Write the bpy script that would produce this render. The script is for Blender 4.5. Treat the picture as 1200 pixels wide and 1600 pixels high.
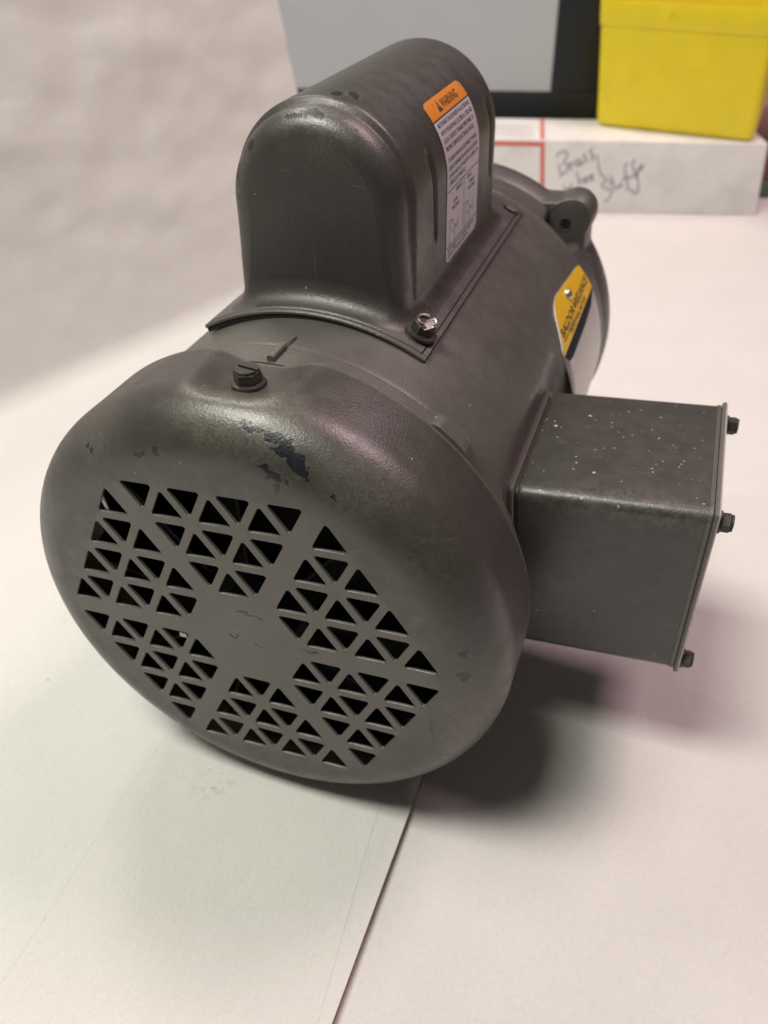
import bpy, bmesh, math, random
from math import sin, cos, pi, radians, sqrt, atan2
from mathutils import Vector, Matrix

for o in list(bpy.data.objects):
    bpy.data.objects.remove(o)
scene = bpy.context.scene
random.seed(7)

# ------------------------------------------------------------------ units
# everything is laid out in "u": 1 u = one grille pitch = 15.7 mm.
# origin = centre of the fan cover face, +Y along the motor axis (away), +Z up
S = 0.0157
ZB = 5.28                       # cover radius: the table lies at z = -ZB
def W(p):
    return Vector((p[0] * S, p[1] * S, (p[2] + ZB) * S))

# ------------------------------------------------------------------ camera
CAM = (6.33774695, -9.28396423, 12.28196778)
R_ = Vector((0.940123355, 0.340834384, 0.0))
U_ = Vector((-0.216524367, 0.597239081, 0.772284066))
B_ = Vector((0.263220964, -0.726042287, 0.635277358))
cd = bpy.data.cameras.new('camera')
cam = bpy.data.objects.new('camera', cd)
scene.collection.objects.link(cam)
m = Matrix((R_, U_, B_)).transposed().to_4x4()
m.translation = W(CAM)
cam.matrix_world = m
cd.sensor_fit = 'VERTICAL'
cd.sensor_height = 8.73
cd.lens = 8.73 * 1256.8 / 1600
cd.clip_start = 0.01
cd.clip_end = 20
cd.dof.use_dof = True
cd.dof.focus_distance = 14.6 * S
cd.dof.aperture_fstop = 3.2
scene.camera = cam

# ------------------------------------------------------------------ world + lamps
world = bpy.data.worlds.new('World')
scene.world = world
world.use_nodes = True
bg = world.node_tree.nodes['Background']
bg.inputs['Color'].default_value = (1.0, 0.96, 0.9, 1)
bg.inputs['Strength'].default_value = 0.045
scene.view_settings.view_transform = 'Standard'
scene.view_settings.look = 'None'
scene.view_settings.exposure = 0.0
scene.view_settings.gamma = 1.0

def area(name, direction, dist, size, power, col, size_y=None, target=(1, 5, -3)):
    ld = bpy.data.lights.new(name, 'AREA')
    ld.energy = power
    ld.color = col
    ld.shape = 'RECTANGLE'
    ld.size = size
    ld.size_y = size_y or size
    lo = bpy.data.objects.new(name, ld)
    scene.collection.objects.link(lo)
    d = Vector(direction).normalized()
    lo.location = W(target) + d * dist
    xx = (Vector((1, 0, 0)) - d * d.x).normalized()
    lo.rotation_euler = Matrix((xx, d.cross(xx), d)).transposed().to_euler()
    return lo
area('ceiling_lamp', (-0.31, -0.27, 1.0), 1.5, 0.62, 16.8, (0.99, 0.99, 0.885), 0.34)
area('ceiling_lamp', (0.36, 0.46, 1.0), 1.5, 0.46, 9.4, (1.0, 0.71, 0.765), 0.40)
area('ceiling_lamp', (-0.62, 0.60, 1.0), 1.6, 0.30, 5.0, (1.0, 0.96, 0.86), 0.30)

# ------------------------------------------------------------------ helpers
LOC = {}
def thing(name, label, cat, loc, group=None):
    o = bpy.data.objects.new(name, None)
    o.empty_display_size = 0.02
    scene.collection.objects.link(o)
    o.location = loc
    LOC[o.name] = Vector(loc)
    o['label'] = label
    o['category'] = cat
    if group:
        o['group'] = group
    return o

def link_mesh(name, me, mat, parent=None, smooth=True, angle=38):
    """vertices are given in world metres; origin goes to the bbox centre"""
    if not me.vertices:
        raise ValueError(name)
    xs = [v.co for v in me.vertices]
    c = Vector([(min(v[i] for v in xs) + max(v[i] for v in xs)) / 2 for i in range(3)])
    me.transform(Matrix.Translation(-c))
    o = bpy.data.objects.new(name, me)
    scene.collection.objects.link(o)
    if mat is not None:
        me.materials.append(mat)
    if parent is not None:
        o.parent = parent
        o.location = c - LOC[parent.name]
    else:
        o.location = c
    LOC[o.name] = c
    if smooth:
        me.shade_smooth()
        me.set_sharp_from_angle(angle=radians(angle))
    return o

class MB:
    """collects geometry in u coordinates"""
    def __init__(self):
        self.v = []
        self.f = []
    def add(self, vs, fs, T=None):
        k = len(self.v)
        self.v += [T(p) if T else p for p in vs]
        self.f += [tuple(i + k for i in f) for f in fs]
    def grid(self, fn, nu, nv, cu=False, cv=False, T=None):
        vs = [fn(i, j) for i in range(nu) for j in range(nv)]
        fs = []
        for i in range(nu if cu else nu - 1):
            for j in range(nv if cv else nv - 1):
                a, b = i, (i + 1) % nu
                c, d = j, (j + 1) % nv
                fs.append((a * nv + c, b * nv + c, b * nv + d, a * nv + d))
        self.add(vs, fs, T)
    def lathe(self, prof, n=32, T=None, cap0=False, cap1=False):
        """prof = [(radius, height)], axis = local z"""
        def fn(i, j):
            r, z = prof[i]
            a = 2 * pi * j / n
            return (r * cos(a), r * sin(a), z)
        self.grid(fn, len(prof), n, cv=True, T=T)
        k = len(self.v) - len(prof) * n
        if cap0:
            self.f.append(tuple(range(k, k + n)))
        if cap1:
            k2 = k + (len(prof) - 1) * n
            self.f.append(tuple(range(k2, k2 + n)))
    def prism(self, poly, z0, z1, bev=0.0, T=None):
        n = len(poly)
        rings = []
        cx = sum(p[0] for p in poly) / n
        cy = sum(p[1] for p in poly) / n
        def sh(p, b):
            d = Vector((p[0] - cx, p[1] - cy))
            L = d.length
            d *= (L - b) / L if L > 1e-9 else 1
            return (cx + d.x, cy + d.y)
        if bev > 0:
            lv = [(z0, bev), (z0 + bev, 0), (z1 - bev, 0), (z1, bev)]
        else:
            lv = [(z0, 0), (z1, 0)]
        vs = []
        for z, b in lv:
            vs += [(*sh(p, b), z) for p in poly]
        fs = [tuple(range(n - 1, -1, -1)), tuple(range((len(lv) - 1) * n, len(lv) * n))]
        for i in range(len(lv) - 1):
            for j in range(n):
                k = (j + 1) % n
                fs.append((i * n + j, i * n + k, (i + 1) * n + k, (i + 1) * n + j))
        self.add(vs, fs, T)
    def tube(self, pts, r, n=8, T=None):
        pts = [Vector(p) for p in pts]
        rings = []
        for i, p in enumerate(pts):
            t = (pts[min(i + 1, len(pts) - 1)] - pts[max(i - 1, 0)]).normalized()
            a = t.orthogonal().normalized() if i == 0 else (rings[-1][1] - t * rings[-1][1].dot(t)).normalized()
            rings.append((p, a, t.cross(a)))
        rr = r if callable(r) else (lambda i: r)
        def fn(i, j):
            p, a, b = rings[i]
            q = 2 * pi * j / n
            return tuple(p + (a * cos(q) + b * sin(q)) * rr(i))
        k = len(self.v)
        self.grid(fn, len(pts), n, cv=True, T=T)
        self.f.append(tuple(range(k, k + n)))
        self.f.append(tuple(range(k + (len(pts) - 1) * n, k + len(pts) * n)))
    def build(self, name, mat, parent=None, smooth=True, angle=38, weld=0.0):
        me = bpy.data.meshes.new(name)
        me.from_pydata([W(p) for p in self.v], [], self.f)
        bm = bmesh.new()
        bm.from_mesh(me)
        if weld:
            bmesh.ops.remove_doubles(bm, verts=bm.verts, dist=weld * S)
        bmesh.ops.recalc_face_normals(bm, faces=bm.faces)
        bm.to_mesh(me)
        bm.free()
        me.validate()
        return link_mesh(name, me, mat, parent, smooth, angle)

def sstep(a, b, x):
    t = max(0.0, min(1.0, (x - a) / (b - a)))
    return t * t * (3 - 2 * t)

def rolled(x, y, z, ph):
    c, s = cos(ph), sin(ph)
    return (x * c + z * s, y, -x * s + z * c)

def rrect(x0, x1, y0, y1, r, n=6):
    out = []
    for cx, cy, a0 in ((x1 - r, y1 - r, 0), (x0 + r, y1 - r, 90), (x0 + r, y0 + r, 180), (x1 - r, y0 + r, 270)):
        for i in range(n + 1):
            a = radians(a0 + 90 * i / n)
            out.append((cx + r * cos(a), cy + r * sin(a)))
    return out

# ------------------------------------------------------------------ materials
def new_mat(name):
    mt = bpy.data.materials.new(name)
    mt.use_nodes = True
    nt = mt.node_tree
    return mt, nt, nt.nodes['Principled BSDF']

class NT:
    def __init__(self, nt, obj=None):
        self.nt = nt
        self.tc = nt.nodes.new('ShaderNodeTexCoord')
        if obj:
            self.tc.object = obj
        mp = nt.nodes.new('ShaderNodeMapping')
        mp.vector_type = 'POINT'
        mp.inputs['Scale'].default_value = (1 / S,) * 3
        if obj:
            l = LOC[obj.name] / S
            mp.inputs['Location'].default_value = (l.x, l.y, l.z - ZB)
        nt.links.new(self.tc.outputs['Object'], mp.inputs['Vector'])
        self.co = mp.outputs['Vector']
    def n(self, t, **kw):
        nd = self.nt.nodes.new(t)
        for k, v in kw.items():
            setattr(nd, k, v)
        return nd
    def put(self, sock, val):
        if isinstance(val, bpy.types.NodeSocket):
            self.nt.links.new(val, sock)
        else:
            sock.default_value = val
    def math(self, op, a, b=0.0, clamp=False):
        nd = self.n('ShaderNodeMath', operation=op, use_clamp=clamp)
        self.put(nd.inputs[0], a)
        self.put(nd.inputs[1], b)
        return nd.outputs[0]
    def noise(self, scale, detail=3, rough=0.55, co=None, dist=0.0):
        nd = self.n('ShaderNodeTexNoise')
        self.put(nd.inputs['Vector'], co or self.co)
        nd.inputs['Scale'].default_value = scale
        nd.inputs['Detail'].default_value = detail
        nd.inputs['Roughness'].default_value = rough
        nd.inputs['Distortion'].default_value = dist
        return nd.outputs['Fac']
    def ramp(self, fac, a, b, c0=0.0, c1=1.0):
        nd = self.n('ShaderNodeMapRange')
        nd.interpolation_type = 'SMOOTHSTEP'
        self.put(nd.inputs['Value'], fac)
        nd.inputs['From Min'].default_value = a
        nd.inputs['From Max'].default_value = b
        nd.inputs['To Min'].default_value = c0
        nd.inputs['To Max'].default_value = c1
        return nd.outputs['Result']
    def mix(self, fac, a, b):
        nd = self.n('ShaderNodeMix', data_type='RGBA')
        self.put(nd.inputs['Factor'], fac)
        self.put(nd.inputs['A'], a if isinstance(a, bpy.types.NodeSocket) else (*a, 1))
        self.put(nd.inputs['B'], b if isinstance(b, bpy.types.NodeSocket) else (*b, 1))
        return nd.outputs['Result']
    def specks(self, scale, thr, keep, co=None):
        """sparse small dots: voronoi distance below thr, only a share of cells"""
        v = self.n('ShaderNodeTexVoronoi')
        self.put(v.inputs['Vector'], co or self.co)
        v.inputs['Scale'].default_value = scale
        d = self.ramp(v.outputs['Distance'], thr, thr * 0.5)
        sep = self.n('ShaderNodeSeparateColor')
        self.put(sep.inputs[0], v.outputs['Color'])
        k = self.math('LESS_THAN', sep.outputs[0], keep)
        return self.math('MULTIPLY', d, k)
    def dist(self, p, scale=(1, 1, 1), warp=None):
        sub = self.n('ShaderNodeVectorMath', operation='SUBTRACT')
        self.put(sub.inputs[0], warp or self.co)
        sub.inputs[1].default_value = p
        mul = self.n('ShaderNodeVectorMath', operation='MULTIPLY')
        self.put(mul.inputs[0], sub.outputs[0])
        mul.inputs[1].default_value = scale
        ln = self.n('ShaderNodeVectorMath', operation='LENGTH')
        self.put(ln.inputs[0], mul.outputs[0])
        return ln.outputs['Value']
    def warped(self, scale, amt):
        nz = self.n('ShaderNodeTexNoise')
        self.put(nz.inputs['Vector'], self.co)
        nz.inputs['Scale'].default_value = scale
        nz.inputs['Detail'].default_value = 4
        sub = self.n('ShaderNodeVectorMath', operation='SUBTRACT')
        self.put(sub.inputs[0], nz.outputs['Color'])
        sub.inputs[1].default_value = (0.5, 0.5, 0.5)
        sc = self.n('ShaderNodeVectorMath', operation='SCALE')
        self.put(sc.inputs[0], sub.outputs[0])
        sc.inputs['Scale'].default_value = amt
        ad = self.n('ShaderNodeVectorMath', operation='ADD')
        self.put(ad.inputs[0], self.co)
        self.put(ad.inputs[1], sc.outputs[0])
        return ad.outputs[0]
    def bump(self, bsdf, height, strength=0.3, dist=0.02):
        b = self.n('ShaderNodeBump')
        b.inputs['Strength'].default_value = strength
        b.inputs['Distance'].default_value = dist * S
        self.put(b.inputs['Height'], height)
        self.put(bsdf.inputs['Normal'], b.outputs['Normal'])
        return b

def plain(name, col, rough=0.5, metal=0.0, var=0.12, bump=0.1, scale=6.0, spec=0.5):
    mt, nt, b = new_mat(name)
    k = NT(nt)
    f = k.noise(scale, 4)
    c = k.mix(f, tuple(x * (1 - var) for x in col), tuple(min(1, x * (1 + var)) for x in col))
    k.put(b.inputs['Base Color'], c)
    k.put(b.inputs['Roughness'], k.ramp(k.noise(scale * 2.3), 0.3, 0.7, rough * 0.9, min(1, rough * 1.1)))
    b.inputs['Metallic'].default_value = metal
    b.inputs['Specular IOR Level'].default_value = spec
    if bump:
        k.bump(b, k.noise(scale * 5), bump)
    return mt

def motor_paint(name, obj, base=(0.088, 0.082, 0.076), rough=0.42, chips=(), smears=(), dust=0.05, flecks=None, smear_amt=0.22, rubs_and_sheen=()):
    """worn satin grey-brown enamel; chips/smears are (position, scale, radius) in u"""
    mt, nt, b = new_mat(name)
    k = NT(nt, obj)
    big = k.noise(0.55, 4, 0.6)
    med = k.noise(3.2, 5, 0.62)
    fine = k.noise(30, 3, 0.6)
    c = k.mix(k.ramp(big, 0.3, 0.7), tuple(x * 0.92 for x in base), tuple(x * 1.07 for x in base))
    c = k.mix(k.ramp(med, 0.52, 0.78, 0, 0.22), c, tuple(x * 1.4 for x in base))
    c = k.mix(k.ramp(fine, 0.42, 0.72, 0, 0.45), c, tuple(x * 0.62 for x in base))
    # rubbed convex edges
    geo = k.n('ShaderNodeNewGeometry')
    pt = k.ramp(k.math('ADD', geo.outputs['Pointiness'], k.math('MULTIPLY', k.math('SUBTRACT', med, 0.5), 0.05)), 0.525, 0.56)
    c = k.mix(k.math('MULTIPLY', pt, 0.35), c, (0.20, 0.185, 0.16))
    rgh = k.ramp(k.noise(2.1, 5, 0.65), 0.3, 0.72, rough * 0.84, rough * 1.22)
    wp = k.warped(2.6, 0.75)
    wp2 = k.warped(9.0, 0.20)
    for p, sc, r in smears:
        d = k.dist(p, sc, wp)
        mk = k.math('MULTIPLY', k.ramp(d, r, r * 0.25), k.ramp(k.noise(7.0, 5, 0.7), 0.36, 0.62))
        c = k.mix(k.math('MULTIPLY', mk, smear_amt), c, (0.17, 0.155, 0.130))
    for p, sc, r, amt in rubs_and_sheen:  # pale mottled wear, also used to paint in a highlight
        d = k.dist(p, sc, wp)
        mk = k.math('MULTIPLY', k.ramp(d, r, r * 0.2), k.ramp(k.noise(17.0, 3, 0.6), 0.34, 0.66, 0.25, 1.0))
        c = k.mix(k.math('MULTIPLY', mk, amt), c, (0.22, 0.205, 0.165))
    chip = None
    halo = None
    wchip = k.warped(5.0, 0.42) if chips else None
    for p, sc, r in chips:
        d = k.dist(p, sc, wchip)
        mk = k.ramp(d, r, r * 0.8)
        chip = mk if chip is None else k.math('MAXIMUM', chip, mk)
        hl_ = k.ramp(d, r * 1.45 + 0.02, r * 0.95)
        halo = hl_ if halo is None else k.math('MAXIMUM', halo, hl_)
    # little random scuffs
    sc1 = k.specks(1.5, 0.10, 0.22, wp2)
    c = k.mix(k.math('MULTIPLY', sc1, 0.20), c, (0.02, 0.02, 0.022))
    # fine rubbed scratches, two directions
    for rot, amt in (((0.3, 0.2, 0.5), 0.30), ((1.1, 0.7, -0.6), 0.22)):
        mp = k.n('ShaderNodeMapping')
        mp.inputs['Rotation'].default_value = rot
        mp.inputs['Scale'].default_value = (0.55, 9.0, 9.0)
        k.put(mp.inputs['Vector'], k.warped(0.8, 0.25))
        ss_ = k.specks(1.0, 0.16, 0.10, mp.outputs[0])
        c = k.mix(k.math('MULTIPLY', ss_, amt), c, (0.24, 0.225, 0.20))
    if dust:
        ds = k.specks(4.0, 0.12, dust * 1.0)
        c = k.mix(k.math('MULTIPLY', ds, 0.75), c, (0.42, 0.40, 0.36))
    if flecks:
        fl = k.n('ShaderNodeVectorMath', operation='MULTIPLY')
        k.put(fl.inputs[0], k.warped(9.0, 0.10))
        fl.inputs[1].default_value = (1.0, 1.35, 0.0)
        ds = k.specks(flecks[0], flecks[1], flecks[2], fl.outputs[0])
        nm = k.n('ShaderNodeSeparateXYZ')
        k.put(nm.inputs[0], geo.outputs['Normal'])
        ds = k.math('MULTIPLY', ds, k.ramp(nm.outputs['Z'], 0.3, 0.8))
        d2 = k.specks(5.6, 0.15, 0.50, fl.outputs[0])
        d2 = k.math('MULTIPLY', d2, k.ramp(nm.outputs['Z'], 0.3, 0.8))
        c = k.mix(k.math('MAXIMUM', ds, k.math('MULTIPLY', d2, 0.75)), c, (0.60, 0.60, 0.54))
    if halo is not None:
        c = k.mix(k.math('MULTIPLY', halo, k.ramp(med, 0.45, 0.65, 0.0, 0.28)), c, (0.19, 0.175, 0.145))
    if chip is not None:
        chipc = k.mix(k.ramp(k.noise(11, 4, 0.7), 0.4, 0.7), (0.008, 0.010, 0.015), (0.016, 0.019, 0.025))
        c = k.mix(chip, c, chipc)
    k.put(b.inputs['Base Color'], c)
    k.put(b.inputs['Roughness'], rgh)
    b.inputs['Specular IOR Level'].default_value = 0.78
    h = k.math('ADD', k.math('MULTIPLY', k.noise(24, 2, 0.5), 1.0), k.math('MULTIPLY', k.noise(60, 2), 0.3))
    if chip is not None:
        h = k.math('SUBTRACT', h, k.math('MULTIPLY', chip, 0.7))
    k.bump(b, h, 0.30, 0.02)
    return mt

# ================================================================== SETTING
TZ = -ZB
def paper_mat(name, col, obj=None, grain=0.10, smudges=()):
    mt, nt, b = new_mat(name)
    k = NT(nt, obj)
    f = k.noise(0.35, 4, 0.5)
    c = k.mix(k.ramp(f, 0.3, 0.7), tuple(x * 0.965 for x in col), col)
    fib = k.noise(11, 5, 0.8, dist=1.5)
    c = k.mix(k.ramp(fib, 0.42, 0.66, 0, 0.42), c, tuple(x * 0.80 for x in col))
    fl = k.n('ShaderNodeVectorMath', operation='MULTIPLY')
    k.put(fl.inputs[0], k.co)
    fl.inputs[1].default_value = (1, 1, 0.02)
    sp = k.specks(0.55, 0.020, 0.55, fl.outputs[0])
    c = k.mix(sp, c, (0.10, 0.085, 0.07))
    for p, r in smudges:
        d = k.dist(p, (1, 1, 1), k.warped(3.0, 0.5))
        mk = k.math('MULTIPLY', k.ramp(d, r, 0.0), k.ramp(k.noise(6, 5, 0.7), 0.5, 0.66))
        c = k.mix(k.math('MULTIPLY', mk, 0.45), c, (0.30, 0.29, 0.26))
    k.put(b.inputs['Base Color'], c)
    b.inputs['Roughness'].default_value = 0.82
    b.inputs['Specular IOR Level'].default_value = 0.2
    h = k.math('ADD', k.noise(10, 4, 0.7), k.math('MULTIPLY', k.noise(1.1, 2), 2.0))
    k.bump(b, h, grain * 2.2, 0.08)
    return mt

MOTOR = thing('electric_motor', 'grey brown painted electric motor lying on white paper, grille facing front', 'motor', W((0, 8, -ZB)))
# table (structure), below all the paper
mb = MB()
mb.prism([(-60, -40), (70, -40), (70, 90), (-60, 90)], TZ - 3.0, TZ - 0.33)
tb = mb.build('table_top', plain('table_wood', (0.42, 0.40, 0.37), 0.6), None, smooth=False)
tb['kind'] = 'structure'
mb = MB()
mb.prism([(-90, 96), (110, 96), (110, 100), (-90, 100)], TZ - 50, TZ + 70)
wl = mb.build('back_wall', plain('wall_paint', (0.035, 0.036, 0.04), 0.8, scale=0.4), None, smooth=False)
wl['kind'] = 'structure'

# right hand sheets
def slab(name, poly, z0, z1, mat, label, cat, group=None):
    mb = MB()
    mb.prism(poly, z0, z1)
    o = mb.build(name, mat, None, smooth=False)
    o['label'] = label
    o['category'] = cat
    return o

pm_right = paper_mat('paper_right', (0.80, 0.775, 0.745))
pm_far = paper_mat('paper_far', (0.82, 0.80, 0.775))
E0 = 3.43            # seam edge of the left board
slab('paper_sheet', [(3.0, -14), (34, -14), (34, 24.8), (3.0, 13.6)], TZ - 0.275, TZ - 0.245, pm_right,
     'white paper sheet right of the long dark seam, under the junction box', 'paper')
slab('paper_sheet', [(-18, 8), (45, 8), (45, 66), (-45, 66), (-45, 40)], TZ - 0.325, TZ - 0.29, pm_far,
     'large white paper sheet spread on the table in front of the long white box', 'paper')
mb = MB()
mb.prism([(-9, -14), (E0, -14), (E0, 15.5), (-9, 15.5)], TZ - 0.24, TZ - 0.014)
edge_mat = plain('board_edge', (0.30, 0.20, 0.20), 0.8)
o = mb.build('foam_board', edge_mat, None, smooth=False)
o.data.materials.append(paper_mat('board_face', (0.83, 0.805, 0.77)))
for p_ in o.data.polygons:
    if abs(p_.normal.z) > 0.5:
        p_.material_index = 1
o['label'] = 'thin board under the left paper, its edge a dark seam below the fan cover'
o['category'] = 'board'
mb = MB()
mb.prism([(1.22, 15.4), (-4.2, 15.4), (-4.2, -14), (E0 - 0.002, -14), (E0 - 0.002, -6.95)], TZ - 0.0125, TZ - 0.004)
o = mb.build('paper_sheet', paper_mat('paper_strip', (0.84, 0.815, 0.78), MOTOR, smudges=[((-1.35, -0.27, TZ), 0.9)]), None, smooth=False)
o['label'] = 'white paper covering the board, ending along the dark seam under the motor'
o['category'] = 'paper'

# the backdrop: flat on the table, then curling up on the left
FD = Vector((0.3330, 0.9429))          # direction of the fold line
FN = Vector((-0.9429, 0.3330))         # away from the motor
F0 = Vector((-17.281, 12.093)) - FN * 0.5
RC = 1.0
def backdrop_pt(t, s):
    """t along the fold, s across: s<0 flat, then arc, then wall"""
    q = RC * radians(77)
    if s <= 0:
        a, d, z = 0, s, 0.0
    elif s < q:
        ang = s / RC
        d, z = RC * sin(ang), RC * (1 - cos(ang))
    else:
        ang = radians(77)
        d = RC * sin(ang) + (s - q) * cos(ang)
        z = RC * (1 - cos(ang)) + (s - q) * sin(ang)
    p = F0 + FD * t + FN * d
    return p.x, p.y, z
from mathutils import noise as mnoise
def wav(t, s):
    f = sstep(0.5, 6, s)
    v = mnoise.noise(Vector((t * 0.11, s * 0.22, 3.1))) * 0.13
    v += mnoise.noise(Vector((t * 0.30 + s * .15, s * 0.62, 9.7))) * 0.10
    v += mnoise.noise(Vector((t * 0.9, s * 1.5, 5.5))) * 0.07
    v += (0.5 - abs(mnoise.noise(Vector((t * 0.20 + s * .10, s * 0.45, 17.7))))) ** 4 * 0.9
    return v * f
mb = MB()
NFL = 14
arc_n = 10
ss = [RC * radians(77) * i / arc_n for i in range(arc_n + 1)]
ss += [ss[-1] + 0.4 * i for i in range(1, 52)]
TEND = 19.3
ts = [-40 + (TEND + 40) * i / 150 for i in range(151)]
CREASE = -3.12
def bd_pt(i, j):
    t = ts[i]
    if j == 0:
        x, y, z = bd_pt(i, 1)
        return (x, y, TZ - 0.012)
    j -= 1
    if j < NFL:                       # flat part from the crease under the motor to the fold
        fx, fy, z = backdrop_pt(t, 0)
        k = j / NFL
        return (CREASE + (fx - CREASE) * k + (0.03 * sin(fy * .9) if j == 0 else 0), fy, TZ + 0.0)
    s_ = ss[j - NFL]
    x, y, z = backdrop_pt(t, s_)
    w_ = wav(t, s_)
    return (x - FN.x * w_, y - FN.y * w_, TZ + z)
mb.grid(bd_pt, len(ts), 1 + NFL + len(ss))
bd = mb.build('paper_backdrop', None, None, angle=80)
bd['label'] = 'big white wrinkled paper backdrop curving up to the left of the motor'
bd['category'] = 'paper backdrop'
bd.data.materials.append(paper_mat('paper_wall', (0.83, 0.825, 0.785), MOTOR, grain=0.10))

# ================================================================== MOTOR
cover_chips = [((0.42, 0.36, 4.99), (1, 1, 1), 0.07), ((0.55, 0.34, 4.97), (1, 1, 1), 0.085), ((0.70, 0.32, 4.94), (1, 1, 1), 0.10), ((0.85, 0.30, 4.91), (1, 1, 1), 0.12), ((0.98, 0.29, 4.87), (1, 1, 1), 0.14),
               ((1.10, 0.27, 4.83), (1, 1, 1), 0.17), ((1.22, 0.24, 4.77), (1, 1, 1), 0.18), ((1.33, 0.21, 4.70), (1, 1, 1), 0.17), ((1.42, 0.17, 4.60), (1, 1, 1), 0.15), ((1.50, 0.13, 4.48), (1, 1, 1), 0.12), ((1.55, 0.10, 4.38), (1, 1, 1), 0.06),
               ((0.88, 0.04, 4.41), (1, 1, 1), 0.09), ((0.98, 0.03, 4.36), (1, 1, 1), 0.12), ((1.10, 0.02, 4.32), (1, 1, 1), 0.12), ((1.22, 0.02, 4.26), (1, 1, 1), 0.08), ((1.09, 0.0, 4.16), (1, 1, 1), 0.07), ((1.09, 0.0, 4.06), (1, 1, 1), 0.05),
               ((2.11, 0.07, 4.09), (1, 1, 1.6), 0.08), ((4.44, 0.07, 1.21), (1, 1, 1), 0.10), ((4.51, 0.05, 0.67), (1, 1, 1), 0.16),
               ((-1.57, 0.03, 4.20), (1, 1, 1.6), 0.13), ((-1.2, 0.05, 4.33), (1, 1, 1), 0.09), ((0.2, 0, 0.80), (.25, 1, 2.2), 0.10), ((-0.30, 0, 0.02), (.5, 1, 2), 0.09), ((0.3, 0, -0.05), (.5, 1, 2), 0.07), ((1.5, 0, 0.18), (.5, 1, 1.6), 0.10), ((-2.75, 0.13, 3.95), (.7, 1, .7), 0.07), ((3.93, 0, -0.90), (3, 1, 1), 0.13), ((3.97, 0, -1.12), (3, 1, 1), 0.12)]
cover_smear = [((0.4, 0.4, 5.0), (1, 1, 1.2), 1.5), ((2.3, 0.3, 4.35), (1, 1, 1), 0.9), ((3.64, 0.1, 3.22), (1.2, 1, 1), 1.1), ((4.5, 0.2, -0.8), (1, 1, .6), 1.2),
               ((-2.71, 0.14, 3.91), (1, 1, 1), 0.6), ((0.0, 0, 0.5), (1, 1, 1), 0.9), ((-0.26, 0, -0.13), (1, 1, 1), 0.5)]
M_cover = motor_paint('cover_paint', MOTOR, (0.060, 0.055, 0.047), 0.37, cover_chips, cover_smear, rubs_and_sheen=[((0.2, 0.55, 5.05), (0.62, 1.0, 1.2), 1.15, 0.55), ((2.6, 0.35, 4.3), (0.8, 1.2, .9), 1.0, 0.30), ((4.55, 0.12, -0.3), (1.4, 1, .5), 1.0, 0.22), ((-2.6, 0.4, 4.2), (.8, 1, 1), 0.9, 0.22)])  # first patch paints the shoulder highlight into the colour, mixed with wear
M_frame = motor_paint('frame_paint', MOTOR, (0.112, 0.103, 0.090), 0.40)
M_house = motor_paint('housing_paint', MOTOR, (0.068, 0.062, 0.056), 0.40,
                      [((-0.1, 5.95, 8.78), (.8, .6, 1), 0.10), ((0.15, 6.15, 8.76), (.9, .5, 1), 0.11), ((-0.3, 5.2, 8.62), (.45, 1, 1), 0.14), ((-0.65, 5.12, 8.55), (.7, 1, 1), 0.12), ((-1.55, 5.1, 7.9), (1, 1, .5), 0.12),
                       ((-1.86, 5.12, 7.2), (1, 1, .25), 0.12), ((0.55, 5.15, 8.42), (1, 1, 1), 0.07), ((1.3, 5.2, 7.85), (1, 1, 1), 0.08)],
                      [((1.8, 5.9, 5.6), (1, 0.9, .5), 0.85), ((-0.4, 5.15, 8.6), (.6, 1, 1), 0.55), ((1.75, 11.3, 6.2), (1, 1, .5), 0.8)], smear_amt=0.65, rubs_and_sheen=[((0.1, 5.1, 8.5), (.55, 1, 1), 0.9, 0.35)])
M_box = motor_paint('box_paint', MOTOR, (0.058, 0.055, 0.049), 0.38, [], [((6.5, 4.1, 2.2), (.28, 1.3, 1.3), 0.8)], 0.08, (1.9, 0.10, 0.45), 0.5)
M_bell = motor_paint('bell_paint', MOTOR, (0.088, 0.080, 0.072), 0.40)
M_dark = plain('dark_steel', (0.042, 0.034, 0.029), 0.45, 0.0, 0.3, 0.2)
M_gasket = plain('gasket_rubber', (0.018, 0.017, 0.016), 0.7)
M_silver = plain('bare_metal', (0.60, 0.58, 0.54), 0.38, 1.0, 0.1, 0.05, 8)
M_fan = plain('fan_plastic', (0.005, 0.0055, 0.007), 0.6, 0, 0.2, 0.1, spec=0.2)
M_black = plain('bore_black', (0.006, 0.006, 0.006), 0.7, 0, 0, 0)

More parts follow.
